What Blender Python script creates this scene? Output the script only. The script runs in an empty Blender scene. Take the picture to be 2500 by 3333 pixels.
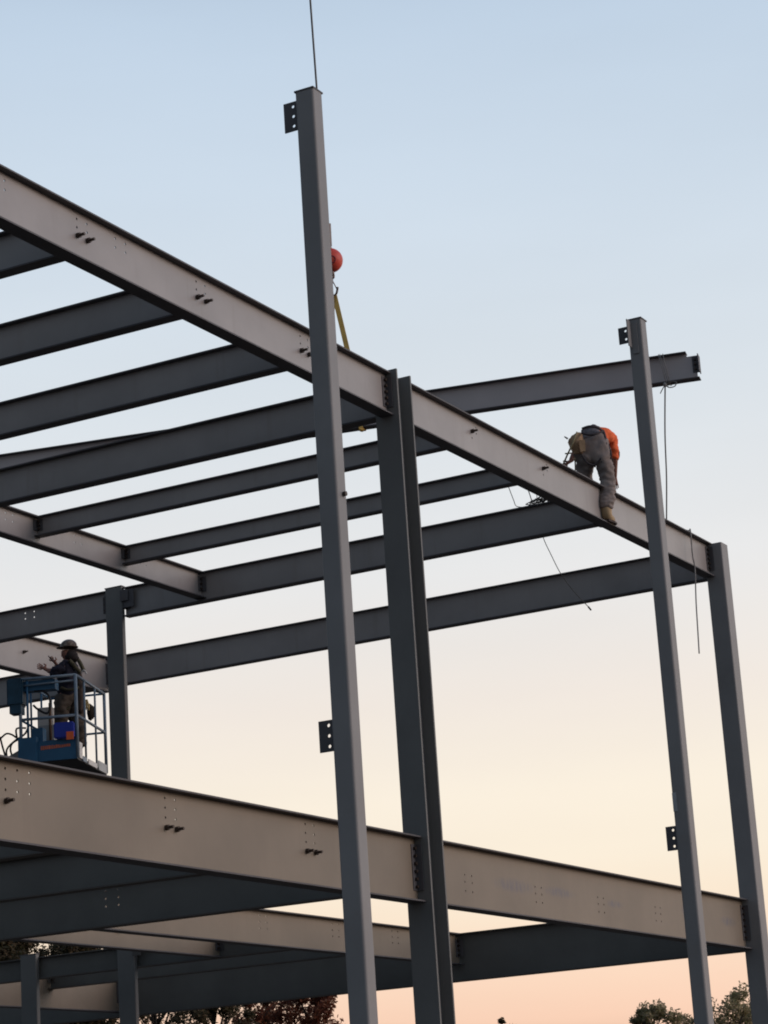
import bpy, bmesh, math, random
from mathutils import Vector, Matrix, noise
random.seed(7)
S = bpy.context.scene
COL = S.collection
R_ = math.radians

# ------------------------------------------------------------------ camera
CAM = Vector((0, 0, 1.6))
FPX, W, H = 7867.0, 2500.0, 3333.0
_y, _p, _r = R_(27.65068), R_(15.40265), R_(-3.7428)
F = Vector((math.cos(_y)*math.cos(_p), math.sin(_y)*math.cos(_p), math.sin(_p)))
Rt = Vector((math.sin(_y), -math.cos(_y), 0)); Up = Rt.cross(F)
CR = Rt*math.cos(_r) + Up*math.sin(_r)
CU = Up*math.cos(_r) - Rt*math.sin(_r)
cd = bpy.data.cameras.new('camera'); cam = bpy.data.objects.new('camera', cd); COL.objects.link(cam)
m = Matrix((CR, CU, -F)).transposed().to_4x4(); m.translation = CAM
cam.matrix_world = m
cd.sensor_fit = 'HORIZONTAL'; cd.sensor_width = 36.0; cd.lens = 36.0*FPX/W
cd.clip_start = 0.1; cd.clip_end = 6000
S.camera = cam
S.cycles.filter_width = 1.9
S.render.resolution_x, S.render.resolution_y = 768, 1024

def ray(x, y): return F + CR*((x-W/2)/FPX) - CU*((y-H/2)/FPX)
def at(x, y, d): return CAM + ray(x, y)*d                        # point d metres in front of the camera plane

# ------------------------------------------------------------------ world, sun, exposure
def lin(c):
    c = c/255.0
    return c/12.92 if c <= .04045 else ((c+.055)/1.055)**2.4
def L3(r, g, b): return (lin(r), lin(g), lin(b), 1)
S.view_settings.view_transform = 'Standard'; S.view_settings.look = 'None'
S.view_settings.exposure = 0; S.view_settings.gamma = 1
wd = bpy.data.worlds.new("World"); S.world = wd; wd.use_nodes = True
nt = wd.node_tree; nt.nodes.clear()
N = nt.nodes.new; LK = nt.links.new
out = N('ShaderNodeOutputWorld'); bg = N('ShaderNodeBackground'); tc = N('ShaderNodeTexCoord')
sep = N('ShaderNodeSeparateXYZ'); LK(tc.outputs['Generated'], sep.inputs[0])
ramp = N('ShaderNodeValToRGB'); LK(sep.outputs['Z'], ramp.inputs[0])
stops = [(0.0, (66, 58, 54)), (0.02, (214, 168, 140)), (.059, (252, 212, 186)), (.086, (253, 224, 199)), (.100, (253, 233, 209)), (.122, (252, 239, 219)),
         (.150, (250, 239, 222)), (.187, (243, 234, 225)), (.237, (233, 233, 233)), (.31, (220, 228, 235)),
         (.392, (205, 219, 233)), (.46, (190, 208, 227)), (.62, (140, 168, 205)), (1.0, (70, 100, 150))]
cr = ramp.color_ramp
while len(cr.elements) < len(stops): cr.elements.new(0.5)
for e, (p_, c_) in zip(cr.elements, stops): e.position = p_; e.color = L3(*c_)
G = Vector((math.cos(R_(-35)), math.sin(R_(-35)), 0))            # where the sun has just gone down
dot = N('ShaderNodeVectorMath'); dot.operation = 'DOT_PRODUCT'; dot.inputs[1].default_value = G
LK(tc.outputs['Generated'], dot.inputs[0])
mr = N('ShaderNodeMapRange'); mr.interpolation_type = 'SMOOTHSTEP'
mr.inputs['From Min'].default_value = -.55; mr.inputs['From Max'].default_value = .32
mr.inputs['To Min'].default_value = 0; mr.inputs['To Max'].default_value = 1.0
LK(dot.outputs['Value'], mr.inputs[0])
mr2 = N('ShaderNodeMapRange'); mr2.interpolation_type = 'SMOOTHSTEP'
mr2.inputs['From Min'].default_value = .62; mr2.inputs['From Max'].default_value = 1.0
mr2.inputs['To Min'].default_value = 0.0; mr2.inputs['To Max'].default_value = .7
LK(dot.outputs['Value'], mr2.inputs[0])
add = N('ShaderNodeMath'); add.operation = 'ADD'; add.inputs[0].default_value = 1; LK(mr2.outputs[0], add.inputs[1])
mp = N('ShaderNodeMapping'); mp.inputs['Scale'].default_value = (2, 2, 9); LK(tc.outputs['Generated'], mp.inputs[0])
nz = N('ShaderNodeTexNoise'); nz.inputs['Scale'].default_value = 1.6; nz.inputs['Detail'].default_value = 5; LK(mp.outputs[0], nz.inputs[0])
mr3 = N('ShaderNodeMapRange'); mr3.inputs['From Min'].default_value = .3; mr3.inputs['From Max'].default_value = .7
mr3.inputs['To Min'].default_value = .97; mr3.inputs['To Max'].default_value = 1.03; LK(nz.outputs[0], mr3.inputs[0])
mul = N('ShaderNodeMath'); mul.operation = 'MULTIPLY'; LK(add.outputs[0], mul.inputs[0]); LK(mr3.outputs[0], mul.inputs[1])
mix = N('ShaderNodeMix'); mix.data_type = 'RGBA'; LK(mr.outputs[0], mix.inputs['Factor'])
mix.inputs['A'].default_value = (.185, .232, .29, 1); LK(ramp.outputs[0], mix.inputs['B']); LK(mix.outputs['Result'], bg.inputs[0]); LK(mul.outputs[0], bg.inputs[1]); LK(bg.outputs[0], out.inputs[0])

sd = bpy.data.lights.new('sunset_glow', 'SUN'); sun = bpy.data.objects.new('sunset_glow', sd); COL.objects.link(sun)
sd.energy = 1.2; sd.angle = R_(30); sd.color = (1, .80, .72)
sun_dir = Vector((math.cos(R_(-72))*math.cos(R_(20)), math.sin(R_(-72))*math.cos(R_(20)), math.sin(R_(20))))
sun.rotation_euler = sun_dir.to_track_quat('Z', 'Y').to_euler()

# ------------------------------------------------------------------ materials
def mat(name, col, rough=.6, metal=0, var=.12, scale=3.0, bump=0, bscale=60, tint=None, tamt=.0, tscale=2.0, streak=False, spec=.3):
    m = bpy.data.materials.new(name); m.use_nodes = True
    t = m.node_tree; b = t.nodes['Principled BSDF']
    b.inputs['Roughness'].default_value = rough; b.inputs['Metallic'].default_value = metal
    b.inputs['Specular IOR Level'].default_value = spec
    co = t.nodes.new('ShaderNodeTexCoord'); oi = t.nodes.new('ShaderNodeObjectInfo')
    va = t.nodes.new('ShaderNodeVectorMath'); va.operation = 'ADD'
    sc = t.nodes.new('ShaderNodeVectorMath'); sc.operation = 'SCALE'; sc.inputs['Scale'].default_value = 37.0
    cx = t.nodes.new('ShaderNodeCombineXYZ'); t.links.new(oi.outputs['Random'], cx.inputs[0]); t.links.new(oi.outputs['Random'], cx.inputs[2])
    t.links.new(cx.outputs[0], sc.inputs[0]); t.links.new(co.outputs['Object'], va.inputs[0]); t.links.new(sc.outputs[0], va.inputs[1])
    n1 = t.nodes.new('ShaderNodeTexNoise'); n1.inputs['Scale'].default_value = scale; n1.inputs['Detail'].default_value = 6
    t.links.new(va.outputs[0], n1.inputs[0])
    r = t.nodes.new('ShaderNodeValToRGB')
    r.color_ramp.elements[0].position = .28; r.color_ramp.elements[1].position = .72
    r.color_ramp.elements[0].color = (*[c*(1-var) for c in col], 1); r.color_ramp.elements[1].color = (*[min(1, c*(1+var)) for c in col], 1)
    t.links.new(n1.outputs[0], r.inputs[0]); last = r.outputs[0]
    if tint:
        n2 = t.nodes.new('ShaderNodeTexNoise'); n2.inputs['Scale'].default_value = tscale; n2.inputs['Detail'].default_value = 9; n2.inputs['Roughness'].default_value = .65
        mpp = t.nodes.new('ShaderNodeMapping')
        mpp.inputs['Scale'].default_value = (9, 9, .7) if streak else (1, 1, 1)
        t.links.new(va.outputs[0], mpp.inputs[0]); t.links.new(mpp.outputs[0], n2.inputs[0])
        k = t.nodes.new('ShaderNodeMapRange'); k.inputs['From Min'].default_value = .55; k.inputs['From Max'].default_value = .75
        k.inputs['To Min'].default_value = 0; k.inputs['To Max'].default_value = tamt; t.links.new(n2.outputs[0], k.inputs[0])
        mx = t.nodes.new('ShaderNodeMix'); mx.data_type = 'RGBA'; t.links.new(k.outputs[0], mx.inputs['Factor'])
        t.links.new(last, mx.inputs['A']); mx.inputs['B'].default_value = (*tint, 1); last = mx.outputs['Result']
    t.links.new(last, b.inputs['Base Color'])
    if bump:
        n3 = t.nodes.new('ShaderNodeTexNoise'); n3.inputs['Scale'].default_value = bscale; n3.inputs['Detail'].default_value = 4
        t.links.new(va.outputs[0], n3.inputs[0]); bp = t.nodes.new('ShaderNodeBump'); bp.inputs['Strength'].default_value = bump
        bp.inputs['Distance'].default_value = .01
        t.links.new(n3.outputs[0], bp.inputs['Height']); t.links.new(bp.outputs[0], b.inputs['Normal'])
    return m
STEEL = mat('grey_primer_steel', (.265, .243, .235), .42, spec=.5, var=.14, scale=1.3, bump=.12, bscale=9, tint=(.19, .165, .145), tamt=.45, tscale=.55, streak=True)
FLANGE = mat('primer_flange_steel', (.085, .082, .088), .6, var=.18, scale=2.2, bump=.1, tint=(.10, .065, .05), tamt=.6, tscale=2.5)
STEEL_B = mat('brownish_dimmed_steel', (.19, .155, .118), .52, spec=.4, var=.17, scale=.9, bump=.12, bscale=9, tint=(.17, .13, .10), tamt=.4, tscale=.5, streak=True)  # lower girders: brown tone, with the dimmer light low down put into the colour
STEEL_D = mat('shade_toned_steel', (.125, .125, .118), .65, var=.12, scale=1.6, bump=.12, bscale=9)  # lower joists: darker copy of the steel, the shade is in the colour
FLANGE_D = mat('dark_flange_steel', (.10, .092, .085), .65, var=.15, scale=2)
STEEL_L = mat('glow_toned_steel', (.42, .385, .385), .5, var=.08, scale=1.3)  # hanging beam web: lightened copy, its glow from the right is painted in
TUBE_D = mat('dark_tube_steel', (.15, .15, .145), .6, var=.1, scale=1.6)
TUBE = mat('tube_primer_steel', (.225, .222, .222), .55, var=.13, scale=1.1, bump=.08, bscale=14, tint=(.2, .18, .165), tamt=.5, tscale=1.3)
BOLT = mat('dark_bolt_steel', (.06, .045, .038), .5, .4, var=.2, scale=20)
ROPE = mat('grey_rope', (.26, .25, .24), .9, var=.2, scale=30)
CABLE = mat('steel_cable', (.09, .095, .1), .45, .6, var=.1)
ORANGE = mat('orange_paint', (.58, .075, .05), .5, var=.15, scale=6, tint=(.2, .03, .03), tamt=.6, tscale=5)
HOOKM = mat('worn_hook_steel', (.17, .13, .12), .5, .5, var=.2, scale=10)
SLING = mat('yellow_web_sling', (.72, .46, .13), .85, var=.12, scale=14)
BLUE = mat('blue_machine_paint', (.024, .095, .18), .45, var=.15, scale=4)
BLUE_D = mat('dark_teal_paint', (.014, .05, .085), .5, var=.3, scale=6)
BLUE2 = mat('bright_blue_plastic', (.02, .04, .32), .45, var=.1)
RAIL = mat('scuffed_rail_paint', (.15, .20, .25), .5, var=.2, scale=9)
BLACK = mat('black_rubber', (.018, .018, .02), .6, var=.2)
WHITE = mat('white_panel', (.55, .54, .52), .5, var=.08, scale=4)
PGREY = mat('pale_box_plastic', (.33, .35, .36), .5, var=.15, scale=5)
SAFE = mat('orange_cloth', (.80, .15, .05), .85, var=.08, scale=8)
ORLAB = mat('orange_label', (.55, .14, .07), .6, var=.15, scale=12)
REDLAB = mat('red_label', (.30, .04, .05), .6)
SKIN = mat('skin', (.27, .13, .095), .6, var=.06)
TROU = mat('worn_grey_trousers', (.225, .19, .175), .9, var=.22, scale=6, bump=.5, bscale=14)
TROU2 = mat('brown_work_trousers', (.085, .068, .055), .9, var=.35, scale=9, bump=.5, bscale=14)
SHIRT2 = mat('navy_shirt', (.018, .018, .032), .9, var=.2, bump=.4, bscale=15)
CAMO = mat('olive_strap_cloth', (.085, .078, .05), .9, var=.5, scale=14)
HARN = mat('dark_harness_web', (.045, .04, .045), .8, var=.2)
LEATH = mat('tan_leather', (.42, .28, .17), .7, var=.25, scale=9, bump=.3, bscale=20)
BOOT = mat('tan_boot_leather', (.36, .26, .15), .75, var=.2, scale=12, bump=.3, bscale=20)
SOLE = mat('dark_boot_sole', (.05, .035, .03), .8)
HAT = mat('scratched_hard_hat', (.12, .085, .06), .35, var=.5, scale=16, tint=(.6, .52, .45), tamt=.9, tscale=11)
CHALK = mat('faint_chalk', (.17, .17, .19), .9, var=.2, scale=12)
DIRT = mat('ground_dirt', (.09, .075, .06), .95, var=.3, scale=.15, bump=.6, bscale=2)
BARK = mat('bark', (.07, .055, .045), .9, var=.25, scale=5, bump=.5)
def leafmat(name, a, b_, c_):
    m = bpy.data.materials.new(name); m.use_nodes = True; t = m.node_tree; b = t.nodes['Principled BSDF']
    b.inputs['Roughness'].default_value = .7; b.inputs['Specular IOR Level'].default_value = .2
    g = t.nodes.new('ShaderNodeNewGeometry'); r = t.nodes.new('ShaderNodeValToRGB')
    r.color_ramp.elements[0].color = (*a, 1); r.color_ramp.elements[1].color = (*c_, 1)
    e = r.color_ramp.elements.new(.5); e.color = (*b_, 1)
    t.links.new(g.outputs['Random Per Island'], r.inputs[0]); t.links.new(r.outputs[0], b.inputs['Base Color'])
    tr = t.nodes.new('ShaderNodeBsdfTranslucent'); mx = t.nodes.new('ShaderNodeMixShader'); mx.inputs[0].default_value = .5
    t.links.new(r.outputs[0], tr.inputs[0]); t.links.new(b.outputs[0], mx.inputs[1]); t.links.new(tr.outputs[0], mx.inputs[2])
    t.links.new(mx.outputs[0], t.nodes['Material Output'].inputs[0])
    return m
LEAF_G = leafmat('olive_leaves', (.20, .19, .08), (.34, .29, .16), (.50, .39, .26))
LEAF_R = leafmat('russet_leaves', (.10, .03, .018), (.20, .06, .03), (.28, .13, .07))
LEAF_D = leafmat('dark_autumn_leaves', (.045, .045, .018), (.09, .07, .035), (.17, .11, .06))

# ------------------------------------------------------------------ helpers
def link(o, parent=None):
    COL.objects.link(o)
    if parent: o.parent = parent
    return o
def tag(o, label, cat, group=None):
    o['label'] = label; o['category'] = cat
    if group: o['group'] = group
    return o
def thing(name, label, cat, loc=(0, 0, 0), rz=0, group=None):
    o = bpy.data.objects.new(name, None); o.empty_display_size = .2; COL.objects.link(o)
    o.location = loc; o.rotation_euler = (0, 0, rz)
    return tag(o, label, cat, group)
def mk(name, bm, m, parent=None, smooth=False, mats=None):
    me = bpy.data.meshes.new(name); bmesh.ops.recalc_face_normals(bm, faces=bm.faces); bm.to_mesh(me); bm.free()
    for mm in (mats or [m]): me.materials.append(mm)
    if smooth:
        for p in me.polygons: p.use_smooth = True
    return link(bpy.data.objects.new(name, me), parent)
def box(bm, lo, hi, mi=0):
    v = [bm.verts.new((x, y, z)) for z in (lo[2], hi[2]) for y in (lo[1], hi[1]) for x in (lo[0], hi[0])]
    for f in ((0, 1, 3, 2), (4, 6, 7, 5), (0, 4, 5, 1), (1, 5, 7, 3), (3, 7, 6, 2), (2, 6, 4, 0)):
        bm.faces.new([v[i] for i in f]).material_index = mi
def cyl(bm, a, b, r, n=10, r2=None, cap=True):
    a = Vector(a); b = Vector(b); d = (b-a).normalized(); u = d.orthogonal().normalized(); w = d.cross(u)
    r2 = r if r2 is None else r2; A = []; B = []
    for i in range(n):
        t = 2*math.pi*i/n; o = u*math.cos(t)+w*math.sin(t)
        A.append(bm.verts.new(a+o*r)); B.append(bm.verts.new(b+o*r2))
    for i in range(n): bm.faces.new((A[i], A[(i+1) % n], B[(i+1) % n], B[i]))
    if cap: bm.faces.new(A[::-1]); bm.faces.new(B)
def tube(bm, pts, r, n=6):
    pts = [Vector(p) for p in pts]; rings = []; u = None
    for i, p in enumerate(pts):
        d = (pts[min(i+1, len(pts)-1)]-pts[max(i-1, 0)]).normalized()
        u = d.orthogonal().normalized() if u is None else (u-d*u.dot(d)).normalized()
        w = d.cross(u); rr = r[i] if isinstance(r, (list, tuple)) else r
        rings.append([bm.verts.new(p+(u*math.cos(2*math.pi*k/n)+w*math.sin(2*math.pi*k/n))*rr) for k in range(n)])
    for a, b in zip(rings, rings[1:]):
        for k in range(n): bm.faces.new((a[k], a[(k+1) % n], b[(k+1) % n], b[k]))
    bm.faces.new(rings[0][::-1]); bm.faces.new(rings[-1])
def smoothpts(pts, k=6):
    pts = [Vector(p) for p in pts]; o = []
    for i in range(len(pts)-1):
        p0 = pts[max(i-1, 0)]; p1 = pts[i]; p2 = pts[i+1]; p3 = pts[min(i+2, len(pts)-1)]
        for j in range(k):
            t = j/k
            o.append(.5*((2*p1)+(p2-p0)*t+(2*p0-5*p1+4*p2-p3)*t*t+(3*p1-p0-3*p2+p3)*t**3))
    o.append(pts[-1]); return o
def ell(bm, c, r, nu=14, nv=9, rot=None):
    vs = []
    for j in range(nv+1):
        ph = math.pi*j/nv; row = []
        for i in range(nu):
            th = 2*math.pi*i/nu; p = Vector((r[0]*math.sin(ph)*math.cos(th), r[1]*math.sin(ph)*math.sin(th), r[2]*math.cos(ph)))
            if rot: p = rot @ p
            row.append(p+Vector(c))
        vs.append(row)
    top = bm.verts.new(vs[0][0]); bot = bm.verts.new(vs[-1][0])
    R = [[bm.verts.new(p) for p in row] for row in vs[1:-1]]
    for i in range(nu):
        bm.faces.new((top, R[0][i], R[0][(i+1) % nu])); bm.faces.new((bot, R[-1][(i+1) % nu], R[-1][i]))
    for a, b in zip(R, R[1:]):
        for i in range(nu): bm.faces.new((a[i], b[i], b[(i+1) % nu], a[(i+1) % nu]))
def plate2d(bm, xs, zs, holes, r, skip=None):
    """grid sheet in the xz plane at y=0 with round holes (no t-junctions)"""
    s = r*1.35
    xs = set(xs); zs = set(zs)
    for hx, hz in holes: xs |= {hx-s, hx+s}; zs |= {hz-s, hz+s}
    def uniq(a):
        o = []
        for v in sorted(a):
            if not o or v-o[-1] > 1e-4: o.append(v)
        return o
    xs = uniq(xs); zs = uniq(zs); V = {}
    def v(i, j):
        if (i, j) not in V: V[(i, j)] = bm.verts.new((xs[i], 0, zs[j]))
        return V[(i, j)]
    for i in range(len(xs)-1):
        for j in range(len(zs)-1):
            cx, cz = (xs[i]+xs[i+1])/2, (zs[j]+zs[j+1])/2
            if skip and skip(cx, cz): continue
            h = [q for q in holes if abs(q[0]-cx) < s*.5 and abs(q[1]-cz) < s*.5]
            c = [v(i, j), v(i+1, j), v(i+1, j+1), v(i, j+1)]
            if not h: bm.faces.new(c); continue
            hx, hz = h[0]; ring = [bm.verts.new((hx+r*math.cos(R_(-135+30*k)), 0, hz+r*math.sin(R_(-135+30*k)))) for k in range(12)]
            for k in range(4):
                bm.faces.new((c[k], c[(k+1) % 4], ring[(3*k+3) % 12], ring[3*k+2], ring[3*k+1], ring[3*k]))
def solid(o, t):
    md = o.modifiers.new('thickness', 'SOLIDIFY'); md.thickness = t; md.offset = 0; return o
def bolt_mesh(r=.018, l=.03, shank=0):
    bm = bmesh.new(); cyl(bm, (0, 0, 0), (0, -l, 0), r, 6)
    if shank: cyl(bm, (0, -l+.002, 0), (0, -l-shank, 0), r*.55, 8)
    me = bpy.data.meshes.new('bolt'); bmesh.ops.recalc_face_normals(bm, faces=bm.faces); bm.to_mesh(me); bm.free(); me.materials.append(BOLT); return me
B_SMALL = bolt_mesh(); B_BIG = bolt_mesh(.027, .035, .05)
def bolt(parent, x, y, z, side=-1, big=False):
    o = bpy.data.objects.new('bolt', B_BIG if big else B_SMALL); link(o, parent); o.location = (x, y, z)
    o.rotation_euler = (0, random.uniform(0, 1), 0 if side < 0 else math.pi); return o

STEELG = {'roof': 'steel beams of the roof level', 'low': 'steel beams of the lower floor level'}
def beam(label, p0, p1, top, depth, bf, holes=(), big=(), tf=.016, tw=.011, cope=(.0, .0), clips=(1, 1), group='roof', near=-1, name='steel_beam',
         cat='beam', cope_bottom=True, nbolt=3, cliph=None):
    """I-beam from p0 to p1 (plan points of the centre line); top = z of the top flange. local x along, z up from the bottom flange"""
    p0 = Vector((*p0, 0)); p1 = Vector((*p1, 0)); d = p1-p0; Lg = d.length; rz = math.atan2(d.y, d.x)
    t = thing(name, label, cat, (p0.x, p0.y, top-depth), rz, STEELG.get(group, group))
    c0, c1 = cope
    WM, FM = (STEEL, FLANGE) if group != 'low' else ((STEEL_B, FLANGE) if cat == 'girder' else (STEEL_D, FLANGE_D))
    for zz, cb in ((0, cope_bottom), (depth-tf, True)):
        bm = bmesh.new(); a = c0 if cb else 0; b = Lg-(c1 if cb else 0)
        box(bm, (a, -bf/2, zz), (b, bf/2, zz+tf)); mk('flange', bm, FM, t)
    bm = bmesh.new(); ct = depth-tf-.03; cb_ = tf+.03
    def skip(x, z):
        return ((c0 and x < c0) or (c1 and x > Lg-c1)) and (z > ct or (cope_bottom and z < cb_))
    xs = [0, Lg]+([c0] if c0 else [])+([Lg-c1] if c1 else [])
    hl = [(x if x >= 0 else Lg+x, depth-z) for x, z in holes]
    plate2d(bm, xs, [tf, depth-tf, ct, cb_], hl, .0125, skip)
    solid(mk('web', bm, WM, t), tw)
    ch = cliph or (depth-2*tf)*.62; cz = depth*.5-ch/2+.02
    for k, use in enumerate(clips):
        if not use: continue
        x0 = .006 if k == 0 else Lg-.096
        bm = bmesh.new(); y0 = near*tw/2; y1 = near*(tw/2+.009)
        box(bm, (x0, min(y0, y1), cz), (x0+.09, max(y0, y1), cz+ch))
        xa = .004 if k == 0 else Lg-.014
        ya, yb = near*(tw/2+.009), near*(tw/2+.085); box(bm, (xa, min(ya, yb), cz), (xa+.01, max(ya, yb), cz+ch))
        c = mk('clip_angle', bm, FM, t)
        for q in range(nbolt): bolt(c, x0+.05, near*(tw/2+.009), cz+ch*(q+.5)/nbolt, near)
    for x, z in big: bolt(t, x if x >= 0 else Lg+x, near*tw/2, depth-z, near, True)
    return t

ZR, Z2 = 10.468, 5.154
# ------------------------------------------------------------------ ground
bm = bmesh.new(); n = 60; ring0 = [bm.verts.new((20, 12, 0))]
radii = [6, 14, 25, 40, 60, 90, 140, 220, 400, 800, 1600, 3500]; prev = None
for r in radii:
    ring = [bm.verts.new((20+r*math.cos(2*math.pi*i/n), 12+r*math.sin(2*math.pi*i/n),
            (.12*noise.noise(Vector((r*.3, i*.7, 1))) if r < 300 else 0))) for i in range(n)]
    if prev is None:
        for i in range(n): bm.faces.new((ring0[0], ring[i], ring[(i+1) % n]))
    else:
        for i in range(n): bm.faces.new((prev[i], ring[i], ring[(i+1) % n], prev[(i+1) % n]))
    prev = ring
g = mk('ground', bm, DIRT, smooth=True); g['kind'] = 'structure'

# ------------------------------------------------------------------ columns
def rtube(bm, x0, x1, y0, y1, z0, z1, r=.022, k=4):
    pr = []
    for cx, cy, a0 in ((x1-r, y1-r, 0), (x0+r, y1-r, 90), (x0+r, y0+r, 180), (x1-r, y0+r, 270)):
        for i in range(k+1):
            a = R_(a0+90*i/k); pr.append((cx+r*math.cos(a), cy+r*math.sin(a)))
    A = [bm.verts.new((x, y, z0)) for x, y in pr]; B = [bm.verts.new((x, y, z1)) for x, y in pr]; n = len(pr)
    for i in range(n): bm.faces.new((A[i], A[(i+1) % n], B[(i+1) % n], B[i]))
    bm.faces.new(A[::-1]); bm.faces.new(B)
def tube_column(label, cx, cy, sx, sy, z1, name='tube_column', cap=0, r=.022, tm=None):
    t = thing(name, label, 'column', (cx, cy, 0))
    bm = bmesh.new(); rtube(bm, -sx/2, sx/2, -sy/2, sy/2, .03, z1-(.014 if cap else 0), r); o = mk('shaft', bm, tm or TUBE, t)
    bm = bmesh.new(); box(bm, (-sx*.9, -sy*.9, .0), (sx*.9, sy*.9, .03)); mk('base_plate', bm, FLANGE, t)
    if cap:
        bm = bmesh.new(); box(bm, (-sx/2-cap, -sy/2-cap, z1-.014), (sx/2+cap, sy/2+cap, z1)); mk('cap_plate', bm, FLANGE, t)
    return t
def tab(t, x, y0, w, z1, h, nh, name='shear_tab'):
    """bolting plate in the yz plane, reaching from y0 to y0+w"""
    bm = bmesh.new(); hs = [(w*.62, h*(i+.5)/nh) for i in range(nh)]
    plate2d(bm, [0, w], [0, h], [(w-a, b) for a, b in hs] if False else [(w*.30, b) for a, b in hs], .014)
    o = solid(mk(name, bm, FLANGE, t), .01); o.location = (x, y0, z1-h); o.rotation_euler = (0, 0, math.pi/2); return o

# foreground posts
AX, AY = 16.0, 8.785
a = tube_column('tallest grey tube column, nearest the camera, rising left of the middle of the frame', AX+.078, AY+.0875, .156, .175, 10.30, cap=.004)
tab(a, -.05, .0875, .126, 10.225, .26, 3); tab(a, -.05, .0875, .126, 5.03, .245, 3)
bm = bmesh.new(); cyl(bm, (.02, -.0875, 6.82), (.02, -.115, 6.82), .02, 8); mk('bolt', bm, BOLT, a)
RX = 22.95; RY = RX*.3827
b = tube_column('thinner grey tube column in front of the girder at right, with a two-hole plate near its top', RX+.08, RY+.08, .16, .16, 10.30, cap=.006)
tab(b, -.05, .08, .118, 10.235, .185, 2); tab(b, -.05, .08, .112, 4.86, .245, 3)
bm = bmesh.new(); box(bm, (-.19, .035, 9.97), (-.0812, .044, 10.27)); mk('bracket_plate', bm, TUBE, b)
bm = bmesh.new(); box(bm, (-.092, -.03, 9.90), (-.0812, .033, 10.24)); mk('bracket_plate', bm, TUBE, b)
bm = bmesh.new(); box(bm, (-.086, .03, 5.0), (-.0802, .075, 5.19)); mk('tag_plate', bm, PGREY, b)

# wide flange column at the middle
def wf_column(label, cx, cy, d, bf, z1):
    t = thing('wide_flange_column', label, 'column', (cx, cy, 0)); tf = .028
    for s in (-1, 1):
        bm = bmesh.new(); x = s*(d/2-tf/2); box(bm, (x-tf/2, -bf/2, .03), (x+tf/2, bf/2, z1)); mk('flange', bm, TUBE_D, t)
    bm = bmesh.new(); box(bm, (-d/2+tf, -.007, .03), (d/2-tf, .007, z1-.002)); mk('web', bm, TUBE_D, t)
    bm = bmesh.new(); box(bm, (-d*.7, -bf*.7, 0), (d*.7, bf*.7, .03)); mk('base_plate', bm, TUBE_D, t)
    return t
C2X, C2Y = 23.475, 12.08
c2 = wf_column('dark wide-flange column between the two halves of the upper girder, behind the tallest post', C2X, C2Y, .36, .30, 10.50)
for z in (10.35, 10.25, 10.15, 10.05): bolt_o = bolt(c2, -.18, .06, z); bolt_o.rotation_euler = (0, 0, -math.pi/2)
c3 = tube_column('square corner column holding the far right ends of both girders', 33.54, 11.99, .28, .28, 10.462, r=.02)
k1 = tube_column('narrow dark column behind the boom lift, rising to the roof beams at left', 29.60, 20.20, .085, .30, 10.50, cap=.004, r=.014, tm=TUBE_D)
for zt in (10.42,):
    bm = bmesh.new(); box(bm, (-.02, -.15-.20, zt-.27), (-.01, -.15, zt)); mk('shear_tab', bm, FLANGE, k1)
    bm = bmesh.new(); box(bm, (-.055, -.27, zt-.17), (-.045, -.13, zt)); mk('gusset_plate', bm, FLANGE, k1)
bm = bmesh.new(); box(bm, (-.055, -.27, 4.95), (-.045, -.13, 5.12)); mk('gusset_plate', bm, FLANGE_D, k1)
k0 = tube_column('short narrow column at the bottom left corner, ending at the lower floor beams', 29.60, 21.95, .085, .29, 5.16, cap=.004, r=.014, tm=TUBE_D)

# ------------------------------------------------------------------ beams: roof level
GY = 12.08
G1X0 = 13.4
def gh(x, z): return (x-G1X0, z)
holes = []; bigs = []
for cx in (17.36, 19.40, 21.45):
    for dx in (-.08, .08):
        for z in (.09, .175): holes.append(gh(cx+dx, z))
        bigs.append(gh(cx+dx, .258))
for dx in (-.085, .085):
    for z in (.085, .175): holes.append(gh(17.99+dx, z))
    for z in (.085, .175): holes.append(gh(16.1+dx, z))
beam('long upper girder from the left edge to the middle column, with three bolt pairs', (G1X0, GY), (C2X-.185, GY), ZR, .516, .165,
     holes, bigs, clips=(0, 1), nbolt=5, name='steel_girder', cat='girder', cliph=.36)
x0 = C2X+.185
hR = []; bR = []
for cx in (25.54, 27.60):
    bR.append((cx-.06-x0, .16)); hR += [(cx+.07-x0, .08), (cx+.07-x0, .16), (cx-.06-x0, .245)]
beam('upper girder the bending worker stands on, right of the middle column', (x0, GY), (33.395, GY), ZR, .516, .165, hR, bR, clips=(1, 1), nbolt=5,
     name='steel_girder', cat='girder', cliph=.36)
Y1 = GY+.012
def joist(label, xc, ya, yb, depth, bf=.16, top=ZR, group='roof', holes=(), cope=(.078, .09), cope_bottom=False, **k):
    return beam(label, (xc, ya), (xc, yb), top, depth, bf, holes, (), near=1, cope=cope, group=group, cope_bottom=cope_bottom, **k)
for i, (xc, nm) in enumerate(((17.36, 'first dark roof beam from the left edge, showing only as a corner under the girder'),
                              (19.36, 'second dark roof beam from the top left, ending under the long girder'),
                              (21.42, 'third dark roof beam from the top left, just above the hanging beam'))):
    joist(nm, xc, Y1, 22.98, .40)
joist('deep roof beam meeting the middle column, crossing in front of the left end of the hanging beam', 23.53, GY+.014, 22.98, .445, .18, cope=(.16, .10))
joist('short shallow roof beam right behind the middle column, upper of two shallow beams', 25.58, Y1, 18.672, .275, .14, cope=(.078, .078))
joist('short shallow roof beam below the upper shallow one, lower of the two shallow beams', 27.65, Y1, 18.672, .262, .14, cope=(.078, .078))
joist('long roof beam under the bending worker with a coil of rope on its top', 29.66, Y1, 20.045, .45, .165, cope=(.078, 0))
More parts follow.
